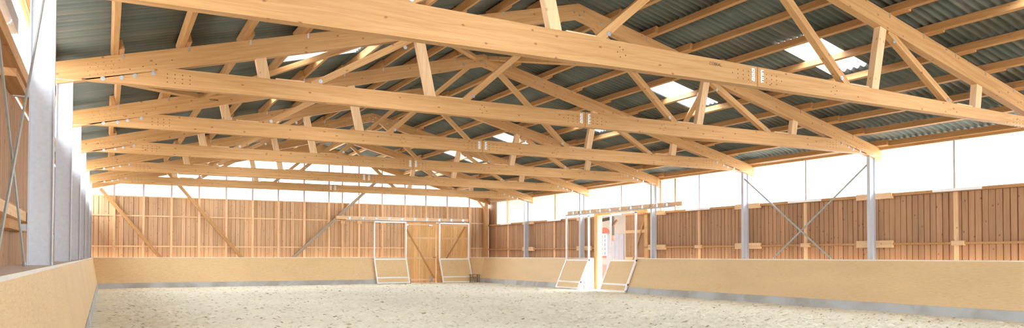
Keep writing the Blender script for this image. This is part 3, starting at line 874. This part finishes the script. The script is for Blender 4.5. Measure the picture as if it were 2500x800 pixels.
# ------------------------------------------------------------------ sliding gates
def gate(o, d, n, w, lab):
    """o: upper corner at floor level, d along the gate, n towards the hall; lower part kicks out"""
    o, d, n = Vector(o), Vector(d), Vector(n)
    root = empty('sliding_gate', o + d * w / 2)
    zt_, zk, zb_ = 3.27, 1.30, .06
    out = .56
    pt = lambda t, z: o + d * t + Vector((0, 0, z)) + (n * (out * (zk - z) / (zk - zb_)) if z < zk else Vector((0, 0, 0)))
    r_ = .068
    mb = MB()
    for t in (0, w):
        mb.bar(pt(t, zt_), pt(t, zk), r_, r_, n).bar(pt(t, zk + .01), pt(t, zb_), r_, r_, d)
    for z, hh in ((zt_, r_), (zk, r_), (.33, .075), (zb_, r_)):
        mb.bar(pt(0, z) - d * r_ / 2, pt(w, z) + d * r_ / 2, r_, hh, n)
    mb.build('frame', M['whiteframe'], root)
    a, b_ = pt(.03, zk - .03), pt(.03, .37)
    nn = (b_ - a).cross(d).normalized()
    MB().prism([a, b_, b_ + d * (w - .06), a + d * (w - .06)], nn * .018, d).build('plywood_panel', M['kick'], root)
    a, b_ = pt(.03, .30), pt(.03, zb_ + .03)
    MB().prism([a, b_, b_ + d * (w - .06), a + d * (w - .06)], nn * .018, d).build('lower_plank', M['kick'], root)
    for t in (.28, w - .22):
        MB().bar(pt(t, zt_ + .03), pt(t, zt_ + .05), .02, .05, n).box(*(lambda q: (q.x - .03, q.x + .03, q.y - .03, q.y + .03, q.z - .01, q.z + .012))(pt(t, zt_ + .04))).build('hanger', M['bolt'], root)
    finish(root)
    return tag(root, lab, 'sliding gate', 'white framed sliding gates')
gate((12.53, 39.05, 0), (1, 0, 0), (0, -1, 0), 1.75, 'white tube sliding gate at the far end, left of the board doors')
gate((16.23, 39.05, 0), (1, 0, 0), (0, -1, 0), 1.75, 'white tube sliding gate at the far end, next to the small stool')
gate((18.98, 28.45, 0), (0, 1, 0), (-1, 0, 0), 1.85, 'white tube sliding gate left of the open doorway on the right wall')
gate((18.98, 25.02, 0), (0, 1, 0), (-1, 0, 0), 1.75, 'white tube sliding gate right of the open doorway on the right wall')

# ------------------------------------------------------------------ right doorway
trim(MB().box(19.44, 19.70, 28.45, 28.72, 0, 3.40), M['door'], 'timber jamb on the far side of the open doorway')
trim(MB().box(19.50, 19.70, 24.95, 25.15, 0, 3.40), M['door'], 'timber jamb on the near side of the open doorway')
trim(MB().box(19.50, 19.68, 25.15, 28.45, 3.30, 3.42), M['door'], 'timber lintel over the open doorway')
boards_root = empty('door_3', (19.76, 25.9, 0)); tag(boards_root, 'brown board door half closing the right doorway, with slanting brace', 'door', kind='structure')
mb = MB()
for k in range(8):
    mb.off = (random.uniform(0, 30), random.uniform(0, 200)); mb.box(19.75, 19.77, 25.2 + k * .195, 25.2 + (k + 1) * .195 - .004, .05, 3.35, (0, 0, 1))
mb.build('door_boards', M['board'], boards_root)
for z in (.25, 1.38, 2.52, 3.28):
    MB().box(19.712, 19.748, 25.2, 26.76, z - .06, z + .06).build('ledge', M['stud'], boards_root)
MB().bar((19.70, 25.45, 2.95), (19.70, 26.35, .95), .02, .07, (1, 0, 0)).build('diagonal_brace', M['purlin'], boards_root)
MB().bar((19.70, 25.45, 1.2), (19.70, 25.75, .2), .02, .05, (1, 0, 0)).build('diagonal_brace', M['purlin'], boards_root)
finish(boards_root)

# ------------------------------------------------------------------ small stool
root = empty('wooden_stool', (17.95, 38.12, 0))
for x in (17.73, 18.15):
    for y in (38.0, 38.25):
        MB().box(x - .025, x + .025, y - .025, y + .025, 0, .43).build('leg', M['stool'], root)
MB().box(17.68, 18.20, 37.95, 38.30, .432, .462).build('seat', M['stool'], root)
for y in (38.0, 38.25):
    for z in (.14, .29):
        MB().box(17.76, 18.12, y - .015, y + .015, z - .02, z + .02).build('rung', M['stool'], root)
MB().box(17.74, 18.14, 37.99, 38.26, .312, .33).build('shelf', M['stool'], root)
finish(root)
tag(root, 'small dark wooden stool standing on the sand in the far right corner', 'stool')

# ------------------------------------------------------------------ building outside the doorway
FX = 27.0
root = empty('farm_building', (FX, 38, 0)); tag(root, 'white rendered building seen outside through the open doorway', 'building')
MB().box(FX, FX + .3, 33, 75, -.12, 7.5, (0, 1, 0)).build('rendered_wall', M['render'], root)
wo = MB().box(FX - .04, FX - .005, 38.42, 39.25, 1.52, 2.80, (0, 0, 1)).build('window', M['darkglass'], root)
mb = MB()
for k in range(4):
    y = 38.42 + .83 * k / 3; mb.box(FX - .07, FX - .041, y - .025, y + .025, 1.5, 2.82)
for k in range(6):
    z = 1.52 + 1.28 * k / 5; mb.box(FX - .068, FX - .0405, 38.42, 39.25, z - .022, z + .022)
mb.build('window_grid', M['whiteframe'], wo)
mb = MB(); pts = []
for k in range(9):
    a = math.pi * k / 8; pts.append((FX - .03, 38.83 + .62 * math.cos(a), 2.86 + .36 * math.sin(a)))
mb.prism(pts, (.029, 0, 0), (0, 1, 0)); mb.build('brick_arch', M['red'], root)
MB().box(FX - .03, FX - .001, 38.3, 39.4, 1.36, 1.46).build('window_sill', M['red'], root)
mb = MB()
for k in range(4):
    mb.box(FX - .06, FX - .002, 36.75 + k * .43, 36.75 + (k + 1) * .43 - .012, .25, 2.78, (0, 0, 1))
mb.build('board_door', M['paledoor'], root)
MB().box(FX - .05, FX - .002, 38.49, 40.2, -.1, .95).build('plinth', M['pinkish'], root)
finish(root)
MB().bar((20.4, 41.0, 4.9), (20.4, 29.0, 4.9), .1, .1).build('eave_beam', M['stool'], empty('added_yard_roof', (23.5, 35, 0)))
yr = bpy.data.objects['added_yard_roof']
MB().prism([(20.2, 29, 5.0), (26.9, 29, 6.2), (26.9, 29, 6.3), (20.2, 29, 5.1)], (0, 24, 0)).build('roof_sheet', M['roof'], yr)  # roof over the yard, added to shade the rendered wall
for yp in (31.0, 52.8):
    MB().box(20.3, 20.42, yp - .06, yp + .06, -.12, 4.9).build('post', M['stool'], yr)
finish(yr); tag(yr, 'lean to roof over the yard outside the far right windows, added for shade', 'roof')
root = empty('canopy_frame', (24.5, 34.5, 0)); tag(root, 'dark timber canopy beam and hanging post outside the doorway', 'canopy')
MB().bar((24.0, 35.8, 3.35), (24.0, 33.6, 3.52), .12, .16).build('canopy_beam', M['darktimber'], root)
MB().box(23.93, 24.07, 33.62, 33.80, 2.55, 3.5, (0, 0, 1)).build('hanging_post', M['darktimber'], root)
MB().bar((23.98, 33.75, 3.0), (23.98, 33.25, 3.4), .08, .10).build('knee_brace', M['yardbrace'], root)
MB().disc((24.0, 33.71, 2.30), (0, 0, 1), .15, .28, 14).build('red_cap', M['red'], root)
finish(root)
